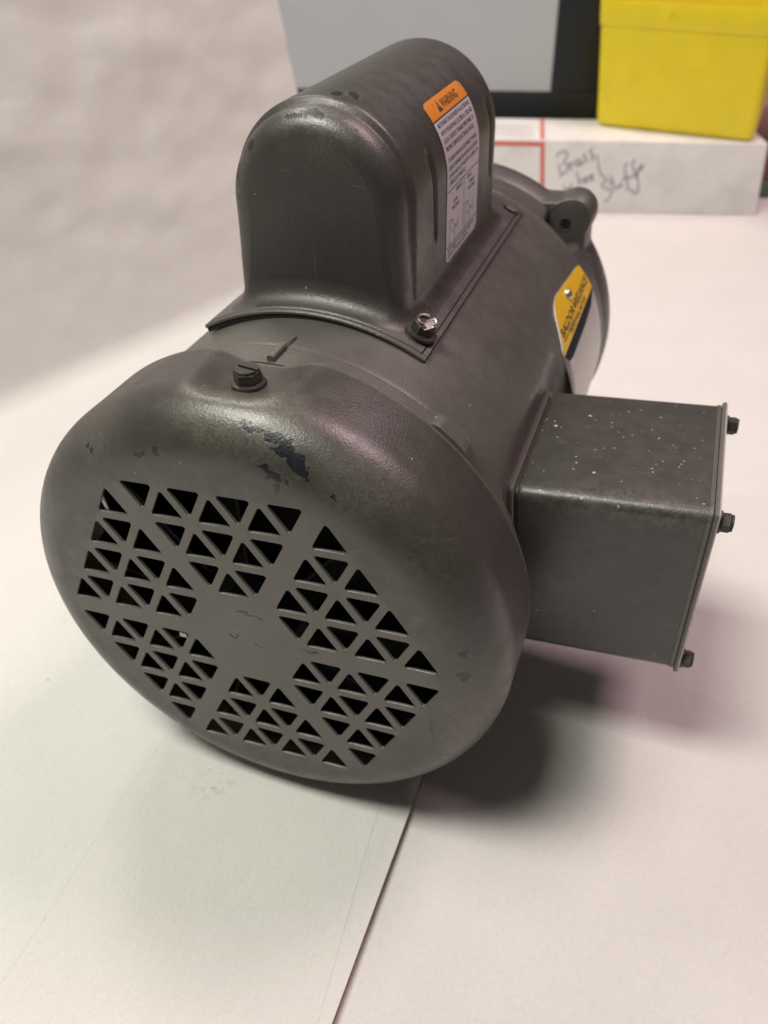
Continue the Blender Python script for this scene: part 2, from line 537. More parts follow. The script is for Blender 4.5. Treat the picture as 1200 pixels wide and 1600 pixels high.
# ------------------------------------------------------------------ fan cover
RCV, RK, LC = 5.28, 1.05, 2.39
TH = 0.055
PR = radians(-4.96)
SD = 0.267
BAR = 0.085
def sector_pt(sec, a, t):
    th = radians(90 + 60 * sec)
    x, z = a * cos(th) - t * sin(th), a * sin(th) + t * cos(th)
    c, s = cos(PR), sin(PR)
    return (x * c + z * s, -x * s + z * c)
def tri_holes():
    h = sqrt(3) / 2
    out = []
    for sec in range(6):
        for row in (2, 3, 4):
            for j in range(row):            # base outward
                t = j - (row - 1) / 2
                a = SD + (row - 1) * h
                out.append((sec, [(a, t), (a + h, t - .5), (a + h, t + .5)]))
            for j in range(row - 1):        # apex outward
                t = j - (row - 2) / 2
                a = SD + (row - 1) * h
                out.append((sec, [(a + h, t), (a, t + .5), (a, t - .5)]))
    return out
def round_tri(pts, inset, r, n=4):
    cx = sum(p[0] for p in pts) / 3
    cy = sum(p[1] for p in pts) / 3
    hin = sqrt(3) / 6
    k = (hin - inset - r) / hin               # centres of the corner arcs
    cs = [(cx + (p[0] - cx) * k, cy + (p[1] - cy) * k) for p in pts]
    out = []
    for i in range(3):
        d = atan2(pts[i][1] - cy, pts[i][0] - cx)
        sgn = 1
        cr = (pts[1][0] - pts[0][0]) * (pts[2][1] - pts[0][1]) - (pts[1][1] - pts[0][1]) * (pts[2][0] - pts[0][0])
        sgn = 1 if cr > 0 else -1
        for q in range(n + 1):
            a = d + sgn * radians(-60 + 120 * q / n)
            out.append((cs[i][0] + r * cos(a), cs[i][1] + r * sin(a)))
    return out
NR = 288
RF = RCV - RK
bm = bmesh.new()
def ring(y, r):
    return [bm.verts.new((r * sin(2 * pi * i / NR), y, r * cos(2 * pi * i / NR))) for i in range(NR)]
outer_f, outer_b = ring(0, RF), ring(TH, RF)
edges_f, edges_b = [], []
for vs, L in ((outer_f, edges_f), (outer_b, edges_b)):
    for i in range(NR):
        L.append(bm.edges.new((vs[i], vs[(i + 1) % NR])))
for sec, pts in tri_holes():
    lv = []
    for y, ins, rr in ((0, BAR - 0.006, 0.052), (0.008, BAR, 0.046), (TH, BAR, 0.046)):
        lv.append([bm.verts.new((p[0], y, p[1])) for p in [sector_pt(sec, *q) for q in round_tri(pts, ins, rr)]])
    n = len(lv[0])
    for vs, L in ((lv[0], edges_f), (lv[2], edges_b)):
        for i in range(n):
            L.append(bm.edges.new((vs[i], vs[(i + 1) % n])))
    for q in range(2):
        for i in range(n):
            k = (i + 1) % n
            bm.faces.new((lv[q][i], lv[q][k], lv[q + 1][k], lv[q + 1][i]))
bmesh.ops.triangle_fill(bm, use_beauty=True, use_dissolve=False, edges=edges_f, normal=(0, -1, 0))
bmesh.ops.triangle_fill(bm, use_beauty=True, use_dissolve=False, edges=edges_b, normal=(0, 1, 0))
prof = []
for i in range(1, 19):
    a = pi / 2 * i / 18
    prof.append((RK - RK * cos(a), RF + RK * sin(a)))
for i in range(1, 14):
    prof.append((RK + (LC - RK) * i / 13, RCV))
DIM = [radians(d) for d in (-1.9, 118.1, 238.1)]
def dimple(th, y):
    g = 0.0
    for d in DIM:
        dt = (th - d + pi) % (2 * pi) - pi
        s = dt * 5.1
        if abs(s) < 1.6:
            wd = 0.62 + 0.30 * sstep(0.6, 2.4, y)
            tt = 1 - sstep(0.22, wd + 0.30, abs(s))
            ty = sstep(0.55, 1.45, y)
            g = max(g, 0.325 * tt * ty)
        # a soft swelling either side of the pressed dimple
    return g
def cov_v(y, r, i):
    th = 2 * pi * i / NR
    rr = r - dimple(th, y)
    rr += 0.012 * sin(th * 3 + 1) * sstep(0.5, 2, y)
    return (rr * sin(th), y + 0.012 * sin(7 * th) * (1 if y > 2.3 else 0), rr * cos(th))
NL = len(prof)
rows_o = [outer_f] + [[bm.verts.new(cov_v(y, r, i)) for i in range(NR)] for y, r in prof]
rows_i = [outer_b] + [[bm.verts.new(cov_v(max(y, TH) if k > 2 else y + TH * (1 - k / 12), r - TH * min(1, k / 8), i)) for i in range(NR)] for k, (y, r) in enumerate(prof)]
for rows in (rows_o, rows_i):
    for a in range(len(rows) - 1):
        for i in range(NR):
            k = (i + 1) % NR
            bm.faces.new((rows[a][i], rows[a][k], rows[a + 1][k], rows[a + 1][i]))
for i in range(NR):
    k = (i + 1) % NR
    bm.faces.new((rows_o[-1][i], rows_o[-1][k], rows_i[-1][k], rows_i[-1][i]))
bmesh.ops.recalc_face_normals(bm, faces=bm.faces)
for v in bm.verts:
    v.co = W(v.co)
me = bpy.data.meshes.new('fan_cover')
bm.to_mesh(me)
bm.free()
COVER = link_mesh('fan_cover', me, M_cover, MOTOR, True, 40)

def hexpoly(r, n=6, a0=0):
    return [(r * cos(2 * pi * i / n + a0), r * sin(2 * pi * i / n + a0)) for i in range(n)]
def hex_screw(T, rw, rh, hh, slot_ang, name, parent, mat=None, broken=False):
    mb = MB()
    mb.lathe([(0.0, -0.25), (rw * .6, -0.25), (rw, 0.0), (rw, 0.035), (rw * 0.96, 0.06), (rh * 0.9, 0.075)], 28, T)
    mb.prism(hexpoly(rh, a0=slot_ang), 0.06, 0.06 + hh, 0.018, T)
    if not broken:
        # two half discs leave the slot between them
        for s in (1, -1):
            pts = [(0.035 * s, rh * .8 * -1)]
            half = []
            for i in range(13):
                a = -pi / 2 + pi * i / 12
                x, y = rh * .86 * cos(a), rh * .86 * sin(a)
                half.append((max(x, 0.03) * s, y))
            c, sn = cos(slot_ang), sin(slot_ang)
            half = [(x * c - y * sn, x * sn + y * c) for x, y in half]
            if s < 0:
                half.reverse()
            mb.prism(half, 0.06 + hh - 0.005, 0.06 + hh + 0.045, 0.010, T)
    return mb.build(name, mat or M_dark, parent, True, 30)

def radial_T(ang, y, r):
    """local z = outwards at angle ang on the cylinder, local y = +Y"""
    c, s = cos(ang), sin(ang)
    def T(p):
        X, Y, Z = p
        return (c * X + s * (r + Z), y + Y, -s * X + c * (r + Z))
    return T
a_ = radians(-2.4)
for i, d in enumerate(DIM):
    hex_screw(radial_T(d, 1.62, RCV - 0.31), 0.32, 0.255, 0.22, radians(80), 'cover_screw', COVER)

# ------------------------------------------------------------------ cooling fan behind the grille
mb = MB()
Ty = lambda p: (p[0], p[2], p[1])
mb.lathe([(0.0, 0.42), (0.55, 0.42), (0.75, 0.5), (0.8, 0.9), (1.6, 1.15), (3.6, 1.45), (4.2, 1.5), (4.2, 1.58), (0.0, 1.7)], 64, Ty)
GLINTS = [(-1.59, -0.57, 0.085, 0.06, 0.0)]
FAN = mb.build('cooling_fan', M_fan, MOTOR, True, 40)
for q in range(9):
    a = 2 * pi * q / 9 + 0.21
    mb = MB()
    def Tb(p, a=a):
        x, y, z = p           # x radial, y tangential, z axial
        return (x * cos(a) - y * sin(a), z, x * sin(a) + y * cos(a))
    pl = [(1.1, 1.05), (1.5, 0.55), (3.9, 0.62), (4.1, 0.75), (4.15, 1.5), (1.1, 1.4)]
    mb.add([(r, -0.035, z) for r, z in pl] + [(r, 0.035, z) for r, z in pl],
           [tuple(range(6)), tuple(range(11, 5, -1))] + [(i, (i + 1) % 6, 6 + (i + 1) % 6, 6 + i) for i in range(6)], Tb)
    mb.build('fan_blade', M_fan, FAN, False)

M_white = plain('glint_white', (0.85, 0.85, 0.83), 0.4, 0, 0, 0)
for cx_, cz_, dx_, dz_, sl_ in GLINTS:  # added white block standing in for a glint inside the grille
    mb = MB()
    mb.add([(cx_ + a * dx_ + c * sl_, b, cz_ + c * dz_) for a in (-1, 1) for b in (0.09, 0.62) for c in (-1, 1)],
           [(0, 1, 3, 2), (4, 6, 7, 5), (0, 4, 5, 1), (2, 3, 7, 6), (0, 2, 6, 4), (1, 5, 7, 3)])
    mb.build('glint_standin', M_white, FAN, False)

mb = MB()  # added white sliver standing in for bright paper seen through the gap
mb.add([(-2.70 + a * 0.035 - c * 0.05, b, 2.80 + c * 0.21) for a in (-1, 1) for b in (0.062, 0.10) for c in (-1, 1)],
       [(0, 1, 3, 2), (4, 6, 7, 5), (0, 4, 5, 1), (2, 3, 7, 6), (0, 2, 6, 4), (1, 5, 7, 3)])
mb.build('gap_glint_standin', M_white, COVER, False)

# ------------------------------------------------------------------ frame and end bells
RFM = 4.95
mb = MB()
fys = [(0.0, 3.02), (RFM - .06, 3.02), (RFM - 0.02, 3.03), (RFM, 3.07)]
fys += [(RFM, 3.3 + 0.15 * q) for q in range(70)] + [(RFM, 13.85), (RFM - .05, 13.9), (0, 13.9)]
PAD = radians(-6.1)
def frame_pt(i, j):
    r, y = fys[i]
    a = 2 * pi * j / 240
    x, z = r * sin(a), r * cos(a)
    xr, zr = x * cos(PAD) - z * sin(PAD), x * sin(PAD) + z * cos(PAD)
    if r > 4:                       # flat seat for the terminal box
        lim = 4.42 + 0.6 * max(0.0, abs(y - 6.2) - 2.75)
        xr = min(xr, lim)
    return (xr * cos(PAD) + zr * sin(PAD), y, -xr * sin(PAD) + zr * cos(PAD))
mb.grid(frame_pt, len(fys), 240, cv=True)
FRAME = mb.build('motor_frame', M_frame, MOTOR, True, 40, weld=0.002)
# fan-side end bell with cast bosses
BOSS = [radians(a) for a in (39.5, 159.5, 279.5)]
def fb_r(th, y):
    r = RFM + 0.015 - 0.14 * (y < 2.43)
    for b in BOSS:
        dt = ((th - b + pi) % (2 * pi) - pi) * 5
        g = 1 - (dt / 0.54) ** 2
        if g > 0:
            top = 0.46 * sqrt(g)
            fall = sqrt(max(0.0, 1 - (max(0.0, y - 2.62) / 0.52) ** 2))
            r += top * fall
    return min(r, RCV - 0.10 if y < 2.42 else RCV + 0.04)
mb = MB()
ys = [2.0, 2.2, 2.4, 2.44, 2.5, 2.6, 2.66, 2.72, 2.78, 2.84, 2.90, 2.96, 3.0, 3.04, 3.08, 3.11, 3.14]
def fbv(i, j):
    th = 2 * pi * j / 360
    r = fb_r(th, ys[i]) - (0.03 if i == len(ys) - 1 else 0.0)
    return (r * sin(th), ys[i], r * cos(th))
mb.grid(fbv, len(ys), 360, cv=True)
mb.f.append(tuple(range(360)))
mb.build('fan_end_bell', M_frame, MOTOR, True, 50)

# drive-end bell with ears
EARS = [radians(a) for a in (41.2, 131.2, 221.2, 311.2)]
ERC, ERR = 5.22, 0.60
def ear(th):
    """radius added by a round lobe with concave flanks"""
    g = 0.0
    for b in EARS:
        d = abs((th - b + pi) % (2 * pi) - pi)
        q = ERR ** 2 - (ERC * sin(d)) ** 2
        if d < 0.5:
            lobe = ERC * cos(d) + sqrt(q) - 5.0 if q > 0 else -1
            flank = 0.34 * (1 - sstep(0.085, 0.215, d))
            g = max(g, lobe, flank)
    return max(g, 0.0)
def pocket(th):
    g = 0
    for b in EARS:
        dt = abs(((th - b + pi) % (2 * pi) - pi) * 5.0)
        g = max(g, 1 - sstep(0.30, 0.72, dt))
    return g
NB = 480
secs = []
for y in (13.93, 13.96, 14.0, 14.1, 14.2, 14.3, 14.4, 14.6, 14.8, 14.90):
    secs.append((y, lambda th, y=y: RFM + 0.0 - 0.03 * (y < 13.95) - 0.55 * pocket(th) * sstep(13.96, 14.42, y)))
for y, ins in ((14.90, 0.05), (14.92, 0.015), (14.96, 0.0), (15.3, 0), (15.7, 0), (15.9, 0.03), (15.98, 0.08), (16.0, 0.16)):
    secs.append((y, lambda th, ins=ins, y=y: RFM + 0.10 * sstep(14.9, 15.3, y) + ear(th) - ins))
secs.append((16.0, lambda th: 3.4))
secs.append((16.12, lambda th: 3.3))
secs.append((16.12, lambda th: 0.6))
def dev(i, j):
    th = 2 * pi * j / NB
    y, fn = secs[i]
    r = fn(th)
    return (r * sin(th), y, r * cos(th))
mb = MB()
mb.grid(dev, len(secs), NB, cv=True)
mb.f.append(tuple(range(NB)))
mb.f.append(tuple(range((len(secs) - 1) * NB, len(secs) * NB)))
BELL = mb.build('drive_end_bell', M_bell, MOTOR, True, 42)
for b in EARS:
    mb = MB()
    def Te(p, b=b):
        x, y, z = p
        r = 4.98
        return (r * sin(b) + x, 14.895 + z, r * cos(b) + y)
    mb.lathe([(0.215, -0.003), (0.20, -0.012), (0.165, -0.010), (0.155, 0.0)], 24, Te)
    mb.build('bolt_hole_rim', M_bell, BELL, True, 50)
    mb = MB()
    mb.lathe([(0.0, 0.0), (0.157, -0.005)], 24, Te)
    mb.build('bolt_hole', M_black, BELL, True, 50)  # flat black disc painted for the dark depth of the bore

# locating pin just behind the cover
T = radial_T(radians(-2.0), 0, RFM + 0.01)
mb = MB()
mb.tube([(0.0, 2.50, 0.05), (0.0, 2.9, 0.06), (0.01, 3.06, 0.055)], 0.075, 12, T)
mb.tube([(0.01, 3.06, 0.05), (0.03, 3.3, 0.045), (0.05, 3.52, 0.025)], 0.022, 8, T)
mb.build('locating_pin', M_frame, MOTOR, True, 50)

# ------------------------------------------------------------------ capacitor housing
PC = radians(-1.7)
def CT(p):
    return rolled(p[0] - 0.12, p[1], p[2], PC)
CW, CZ = 1.935, 6.875
CY0, CY1 = 4.93, 12.15
BR = 5.12                                # outer radius of the saddle plate
def prof_pt(u, inset):
    """u 0..1 along the arch from left foot to right foot (constant heights), inset shrinks it"""
    ZF = 4.55
    hl = CZ - ZF
    al = pi * CW
    tot = 2 * hl + al
    d = u * tot
    r = CW - inset
    if d < hl:
        return (-r, ZF + d)
    if d < hl + al:
        a = (d - hl) / CW
        return (-r * cos(a), CZ + r * sin(a))
    return (r, CZ - (d - hl - al))
ysec = []
RFR = 0.52
for i in range(11):
    a = pi / 2 * i / 10
    ysec.append((CY0 + RFR * (1 - cos(a)), RFR * (1 - sin(a)) + 0.13))
ysec += [(5.46, 0.13), (5.50, 0.132), (5.53, 0.12), (5.56, 0.085), (5.59, 0.045), (5.62, 0.018), (5.66, 0.004), (5.70, 0.0)]
y = 5.78
while y < CY1 - 0.36:
    ysec.append((y, 0.0))
    y += 0.03 if (6.55 < y < 7.2 or 11.2 < y < 11.9) else 0.12
for i in range(8):
    a = pi / 2 * i / 7
    ysec.append((CY1 - 0.3 + 0.3 * sin(a), 0.3 * (1 - cos(a))))
NP = 130
def house(i, j):
    y, ins = ysec[i]
    u = j / (NP - 1)
    x0, z0 = prof_pt(u, 0)
    if 5.35 < y < 5.7 or ins in (0.085,):
        pass
    # the lip fades on the flat flanks
    fade = sstep(4.9, 7.0, z0)
    if y < 5.7:
        base = max(0.0, ins - 0.13) if y < 5.44 else 0.0
        lip = ins - base
        ins2 = base * (0.62 + 0.30 * fade) + lip * (0.50 + 0.45 * fade)
    else:
        ins2 = ins
    dent = 0.0
    for yc in (6.88, 11.52):
        yy = yc + (6.6 - z0) * 0.10
        g = math.exp(-((y - yy) / 0.085) ** 2)
        g *= sstep(5.75, 6.1, z0) * (1 - sstep(7.35, 7.75, z0))
        dent = max(dent, 0.26 * g)
    # slight sag of the sheet between
    x, z = prof_pt(u, ins2 + dent)
    return (x, y, z)
mb = MB()
mb.grid(house, len(ysec), NP, T=CT)
# front and back faces (planar fans in strips towards the centre line)
for (yy, ins, idx) in ((CY0, None, 0), (CY1, None, len(ysec) - 1)):
    ringp = [house(idx, j) for j in range(NP)]
    def cap(i, j, ringp=ringp, yy=yy):
        x, y0, z = ringp[j]
        k = 1 - i / 6
        zc = 4.55 + (z - 4.55) * (0.25 + 0.75 * k)
        return (x * k, yy, zc if k > 0 else 4.55 + (z - 4.55) * 0.25)
    mb.grid(cap, 7, NP, T=CT)
# concave fillet where the can meets the saddle plate
yc0, yc1 = CY0 + 0.0, CY1
rp = [house(q, NP - 6) for q in range(0, len(ysec))]
lp = [house(q, 5) for q in range(0, len(ysec))]
rp = [p for q, p in enumerate(rp) if q < 11 or q % 4 == 0 or q > len(ysec) - 9]
lp = [p for q, p in enumerate(lp) if q < 11 or q % 4 == 0 or q > len(ysec) - 9]
plan = [(p[0] - .004, p[1]) for p in rp]
xr_, xl_ = rp[-1][0], lp[-1][0]
plan += [(xr_ + (xl_ - xr_) * q / 14, CY1 - .004) for q in range(1, 14)]
plan += [(p[0] + .004, p[1]) for p in reversed(lp)]
xr_, xl_ = rp[0][0], lp[0][0]
plan += [(xl_ + (xr_ - xl_) * q / 16, CY0 + .004) for q in range(1, 16)]
npl = len(plan)
def fil(i, j):
    p = Vector(plan[j])
    a, b = Vector(plan[(j - 1) % npl]), Vector(plan[(j + 1) % npl])
    t = (b - a).normalized()
    nrm = Vector((t.y, -t.x))
    front = sstep(0.3, 1.0, -nrm.y)
    rf = 0.34 + 0.08 * front
    an = pi / 2 * i / 9
    d = rf * (1 - cos(an)) * (0.9 if front < .5 else 0.95)
    h = (rf + 0.06 * front) * (1 - sin(an))
    q = p + nrm * d
    z = sqrt(max(0.1, BR * BR - q.x * q.x)) + h * 1.0
    return (q.x, q.y, z + 0.004)
mb.grid(fil, 10, npl, cv=True, T=CT)
# saddle plate, curved on the frame
A0, A1 = radians(-28.3 + 1.7 - 2.0), radians(27.9 + 1.7)
Y0, Y1 = 4.33, 13.4
NA = 60
def plate(r0, r1, y0, y1, a0, a1, mbx, T):
    sec = [(r0, y0), (r1 - .03, y0), (r1, y0 + .03), (r1, y1 - .03), (r1 - .03, y1), (r0, y1)]
    def fn(i, j):
        r, y = sec[i]
        a = a0 + (a1 - a0) * j / (NA - 1)
        return (r * sin(a), y, r * cos(a))
    k = len(mbx.v)
    mbx.grid(fn, 6, NA, cu=True, T=T)
    mbx.f.append(tuple(k + i * NA for i in range(6)))
    mbx.f.append(tuple(k + i * NA + NA - 1 for i in range(6)))
GI, GW = 0.135, 0.03
plate(RFM + 0.085, BR, Y0 + GI, Y1 - GI, A0 + GI / BR, A1 - GI / BR, mb, CT)
ri = (GI - GW)
plate(RFM + 0.085, BR - .012, Y0, Y0 + ri, A0, A1, mb, CT)
plate(RFM + 0.085, BR - .012, Y1 - ri, Y1, A0, A1, mb, CT)
plate(RFM + 0.085, BR - .014, Y0 + ri, Y1 - ri, A0, A0 + ri / BR, mb, CT)
plate(RFM + 0.085, BR - .014, Y0 + ri, Y1 - ri, A1 - ri / BR, A1, mb, CT)
HOUSE = mb.build('capacitor_housing', M_house, MOTOR, True, 36)
mb = MB()
plate(RFM - 0.02, RFM + 0.088, Y0 + 0.012, Y1 + 0.02, A0 + 0.002, A1 + 0.006, mb, CT)
mb.build('gasket', M_gasket, HOUSE, True, 36)

# broken hex screw in the near right corner
T = radial_T(radians(22.6), 4.98, BR)
SCR = hex_screw(T, 0.335, 0.25, 0.20, 0.35, 'mounting_screw', HOUSE, broken=True)
mb = MB()
def arcpts(a0, a1, r, z, n=12):
    return [(r * cos(radians(a0 + (a1 - a0) * i / n)), r * sin(radians(a0 + (a1 - a0) * i / n)), z + 0.012 * sin(i * 0.7)) for i in range(n + 1)]
mb.tube(arcpts(95, 235, 0.20, 0.30), 0.03, 8, T)
mb.tube(arcpts(-35, 62, 0.20, 0.31), 0.03, 8, T)
mb.tube([(0.215 * cos(radians(235)), 0.215 * sin(radians(235)), 0.29), (-0.02, -0.09, 0.27), (0.02, 0.06, 0.285), (0.10, 0.19, 0.31)], 0.03, 8, T)
mb.add([(0.02, -0.02, 0.275), (0.17, -0.13, 0.30), (0.21, 0.05, 0.315), (0.10, 0.16, 0.31), (0.06, -0.235, 0.24), (-0.06, -0.21, 0.25)],
       [(0, 1, 2, 3), (0, 5, 4, 1)], T)
mb.build('torn_rim', M_silver, SCR, True, 40)
T = radial_T(radians(23.0), 13.0, BR)
mb = MB()
mb.lathe([(0.0, -0.1), (0.26, -0.1), (0.26, 0.015), (0.22, 0.03), (0.0, 0.035)], 24, T)
mb.build('mounting_screw', M_house, HOUSE, True, 40)

# ------------------------------------------------------------------ text helper
def text2d(s, width=None, height=None, align='LEFT', bold=0.0, spacing=1.0):
    cu = bpy.data.curves.new('txt', 'FONT')
    cu.body = s
    cu.resolution_u = 2
    cu.size = 1.0
    cu.offset = bold
    cu.space_character = spacing
    cu.fill_mode = 'FRONT'
    o = bpy.data.objects.new('txt', cu)
    scene.collection.objects.link(o)
    dg = bpy.context.evaluated_depsgraph_get()
    me = bpy.data.meshes.new_from_object(o.evaluated_get(dg))
    bpy.data.objects.remove(o)
    vs = [(v.co.x, v.co.y) for v in me.vertices]
    fs = [tuple(p.vertices) for p in me.polygons]
    bpy.data.meshes.remove(me)
    x0 = min(v[0] for v in vs); x1 = max(v[0] for v in vs)
    y0 = min(v[1] for v in vs); y1 = max(v[1] for v in vs)
    sx = width / (x1 - x0) if width else None
    sy = height / (y1 - y0) if height else None
    sx = sx or sy
    sy = sy or sx
    return [((x - x0) * sx, (y - y0) * sy) for x, y in vs], fs

# ------------------------------------------------------------------ warning label (wraps over the arch)
LW, A_TOP = 2.62, radians(44.3)
LY0 = 7.64
ARC = (pi / 2 - A_TOP) * CW
LH = ARC + (CZ - 5.02)
def lab(a, b, off):
    """a: along +Y from the label's left edge, b: down from the top edge"""
    y = LY0 + a
    if b < ARC:
        t = A_TOP + b / CW
        r = CW + off
        return CT((r * sin(t), y, CZ + r * cos(t)))
    return CT((CW + off, y, CZ - (b - ARC)))
def lab_patch(mbx, a0, a1, b0, b1, off, r=(0, 0)):
    n = max(2, int((b1 - b0) / 0.06) + 1)
    def fn(i, j):
        b = b0 + (b1 - b0) * i / (n - 1)
        ins = 0.0
        if r[0] and b - b0 < r[0]:
            q = r[0] - (b - b0)
            ins = r[0] - sqrt(max(0, r[0] ** 2 - q * q))
        if r[1] and b1 - b < r[1]:
            q = r[1] - (b1 - b)
            ins = max(ins, r[1] - sqrt(max(0, r[1] ** 2 - q * q)))
        return lab(a0 + ins + (a1 - a0 - 2 * ins) * j / 5, b, off)
    mbx.grid(fn, n, 6)
def lab_text(mbx, s, a, b_base, off, width=None, height=None, bold=0.0, rot=False):
    vs, fs = text2d(s, width, height, bold=bold)
    if rot:                                   # reads upwards
        mbx.add([lab(a - y, b_base - x, off) for x, y in vs], fs)
    else:
        mbx.add([lab(a + x, b_base - y, off) for x, y in vs], fs)
def label_paper(name, col, dirt):
    mt, nt, b = new_mat(name)
    k = NT(nt)
    c = k.mix(k.ramp(k.noise(4.2, 5, 0.75), 0.56, 0.72), col, dirt)
    k.put(b.inputs['Base Color'], c)
    b.inputs['Roughness'].default_value = 0.45
    return mt
M_lab = label_paper('label_white', (0.62, 0.58, 0.62), (0.46, 0.42, 0.42))
M_or = label_paper('label_orange', (0.80, 0.27, 0.035), (0.20, 0.09, 0.03))
M_ink = plain('label_ink', (0.022, 0.020, 0.026), 0.5, 0, 0, 0)
mb = MB()
lab_patch(mb, 0, LW, 0, LH, 0.012, (0.16, 0.16))
LABEL = mb.build('warning_label', M_lab, HOUSE, True, 60)
LABEL['label'] = 'white warning label with an orange header'
mb = MB()
BH = 0.40
lab_patch(mb, 0.0, LW, 0, BH, 0.0155, (0.16, 0))
mb.build('orange_header', M_or, LABEL, True, 60)
mb = MB()
lab_patch(mb, 0.0, LW, BH, BH + 0.025, 0.0175)
lab_text(mb, 'WARNING', 0.92, 0.31, 0.019, width=1.15, height=0.20, bold=0.012)
# warning triangle with exclamation mark
tri = [(0.62, 0.32), (0.88, 0.32), (0.75, 0.09)]
mb.add([lab(a, b, 0.019) for a, b in tri], [(0, 1, 2)])
rows = ['MOTOR MUST BE GROUNDED IN ACCORDANCE', 'WITH THE NATIONAL ELECTRICAL CODE AND', 'LOCAL CODES BY TRAINED PERSONNEL TO', 'PREVENT SERIOUS ELECTRICAL SHOCK.']
rows2 = ['TO SERVICE MOTOR, DISCONNECT POWER', 'SOURCE FROM MOTOR AND ANY ACCESSORY', 'DEVICES AND ALLOW MOTOR TO COME TO A', 'COMPLETE STANDSTILL.']
bb = BH + 0.17
for s in rows:
    lab_text(mb, s, 0.15, bb, 0.016, width=2.36 * min(1, len(s) / 36), height=0.095, bold=0.004)
    bb += 0.158
bb += 0.07
for s in rows2:
    lab_text(mb, s, 0.15, bb, 0.016, width=2.36 * min(1, len(s) / 36), height=0.095, bold=0.004)
    bb += 0.158
B1 = bb - 0.07
lab_patch(mb, 0.04, LW - 0.04, B1, B1 + 0.022, 0.016)
lab_patch(mb, 1.36, 1.38, B1 + 0.02, LH - 0.40, 0.016)
lab_patch(mb, 0.04, LW - 0.04, LH - 0.36, LH - 0.34, 0.016)
lab_text(mb, 'SINGLE', 0.72, B1 + 0.16, 0.016, width=0.5, height=0.09, bold=0.01)
lab_text(mb, 'DUAL', 1.62, B1 + 0.16, 0.016, width=0.36, height=0.09, bold=0.01)
lab_text(mb, 'LOW', 0.52, B1 + 0.36, 0.016, width=0.34, height=0.085, bold=0.01)
lab_text(mb, 'VOLTAGE', 0.42, B1 + 0.49, 0.016, width=0.56, height=0.085, bold=0.01)
lab_text(mb, 'HIGH', 1.84, B1 + 0.32, 0.016, width=0.40, height=0.085, bold=0.01)
lab_text(mb, 'VOLTAGE', 1.72, B1 + 0.45, 0.016, width=0.60, height=0.085, bold=0.01)
def wire(pts, w=0.02):
    for (a0, b0), (a1, b1) in zip(pts, pts[1:]):
        if abs(a0 - a1) < 1e-6:
            lab_patch(mb, a0 - w / 2, a0 + w / 2, min(b0, b1), max(b0, b1) + 1e-3, 0.016)
        else:
            lab_patch(mb, min(a0, a1), max(a0, a1), b0 - w / 2, b0 + w / 2, 0.016)
D0 = B1 + 0.62
for ox in (0.0, 1.28):
    wire([(0.25 + ox, D0 + .05), (0.25 + ox, D0 + 0.62)])
    wire([(0.25 + ox, D0 + .06), (0.48 + ox, D0 + .06)])
    wire([(0.48 + ox, D0 + .06), (0.48 + ox, D0 + 0.18)])
    wire([(0.66 + ox, D0 + 0.2), (0.66 + ox, D0 + 0.55)])
    wire([(0.66 + ox, D0 + 0.3), (0.92 + ox, D0 + 0.3)])
    wire([(0.92 + ox, D0 + 0.12), (0.92 + ox, D0 + 0.3)])
    lab_text(mb, 'L1', 0.20 + ox, D0 + 0.78, 0.016, height=0.085, bold=0.01)
    lab_text(mb, 'L2', 0.62 + ox, D0 + 0.78, 0.016, height=0.085, bold=0.01)
    for q, s in enumerate(('5', '8', '1', '4')):
        lab_text(mb, s, 0.36 + 0.17 * q + ox, D0 + 0.30 + 0.1 * (q % 2), 0.016, height=0.075)
lab_text(mb, 'TO REVERSE ROTATION INTERCHANGE LEADS 5 AND 8', 0.16, LH - 0.22, 0.016, width=2.2, height=0.075)
lab_text(mb, 'DISCONNECT POWER BEFORE SERVICING', 0.16, LH - 0.08, 0.016, width=1.7, height=0.075)
mb.build('printed_text', M_ink, LABEL, False)
mb = MB()
for t in ((0.70, 0.28), (0.80, 0.28)):
    pass
lab_patch(mb, 0.735, 0.765, 0.17, 0.255, 0.0205)
lab_patch(mb, 0.735, 0.765, 0.275, 0.30, 0.0205)
mb.build('exclamation_mark', M_or, LABEL, False)

# ------------------------------------------------------------------ conduit box
PB = radians(-6.1)
def BT(p):
    q = 0.058 * (p[2] + 2.0) * (p[0] - 4.4) / 3.8       # the lid side is not quite square
    return rolled(p[0] + q, p[1], p[2], PB)
def BX(p):                       # prism helper: polygon in (y, z), extruded along x
    return BT((p[2], p[0], p[1]))
BY0, BY1, BZ0, BZ1, BX1 = 4.05, 8.40, -3.0, 1.54, 8.24
mb = MB()
# shell with a small fillet radius, neck towards the frame
pol = rrect(BY0, BY1, BZ0, BZ1, 0.27, 8)
pc = ((BY0 + BY1) / 2, (BZ0 + BZ1) / 2)
secs = [(4.15, 0.10), (4.60, 0.10), (4.602, 0.07), (4.62, 0.03), (4.66, 0.005), (4.70, 0.0), (6.0, 0.0), (8.1, 0.0), (8.155, 0.0), (8.16, -0.02), (BX1, -0.02)]
def bxs(i, j):
    x, ins = secs[i]
    y, z = rrect(BY0 + ins, BY1 - ins, BZ0 + ins, BZ1 - ins, 0.27, 8)[j]
    return (x, y, z)
mb.grid(bxs, len(secs), len(pol), cv=True, T=BT)
n = len(pol)
mb.f.append(tuple(range((len(secs) - 1) * n, len(secs) * n)))
CBOX = mb.build('conduit_box', M_box, MOTOR, True, 30)
mb = MB()
mb.prism(rrect(BY0 - 0.03, BY1 + 0.03, BZ0 - 0.03, BZ1 + 0.03, 0.32, 8), 4.20, 4.54, 0.02, BX)
mb.build('base_flange', M_frame, CBOX, True, 30)
mb = MB()
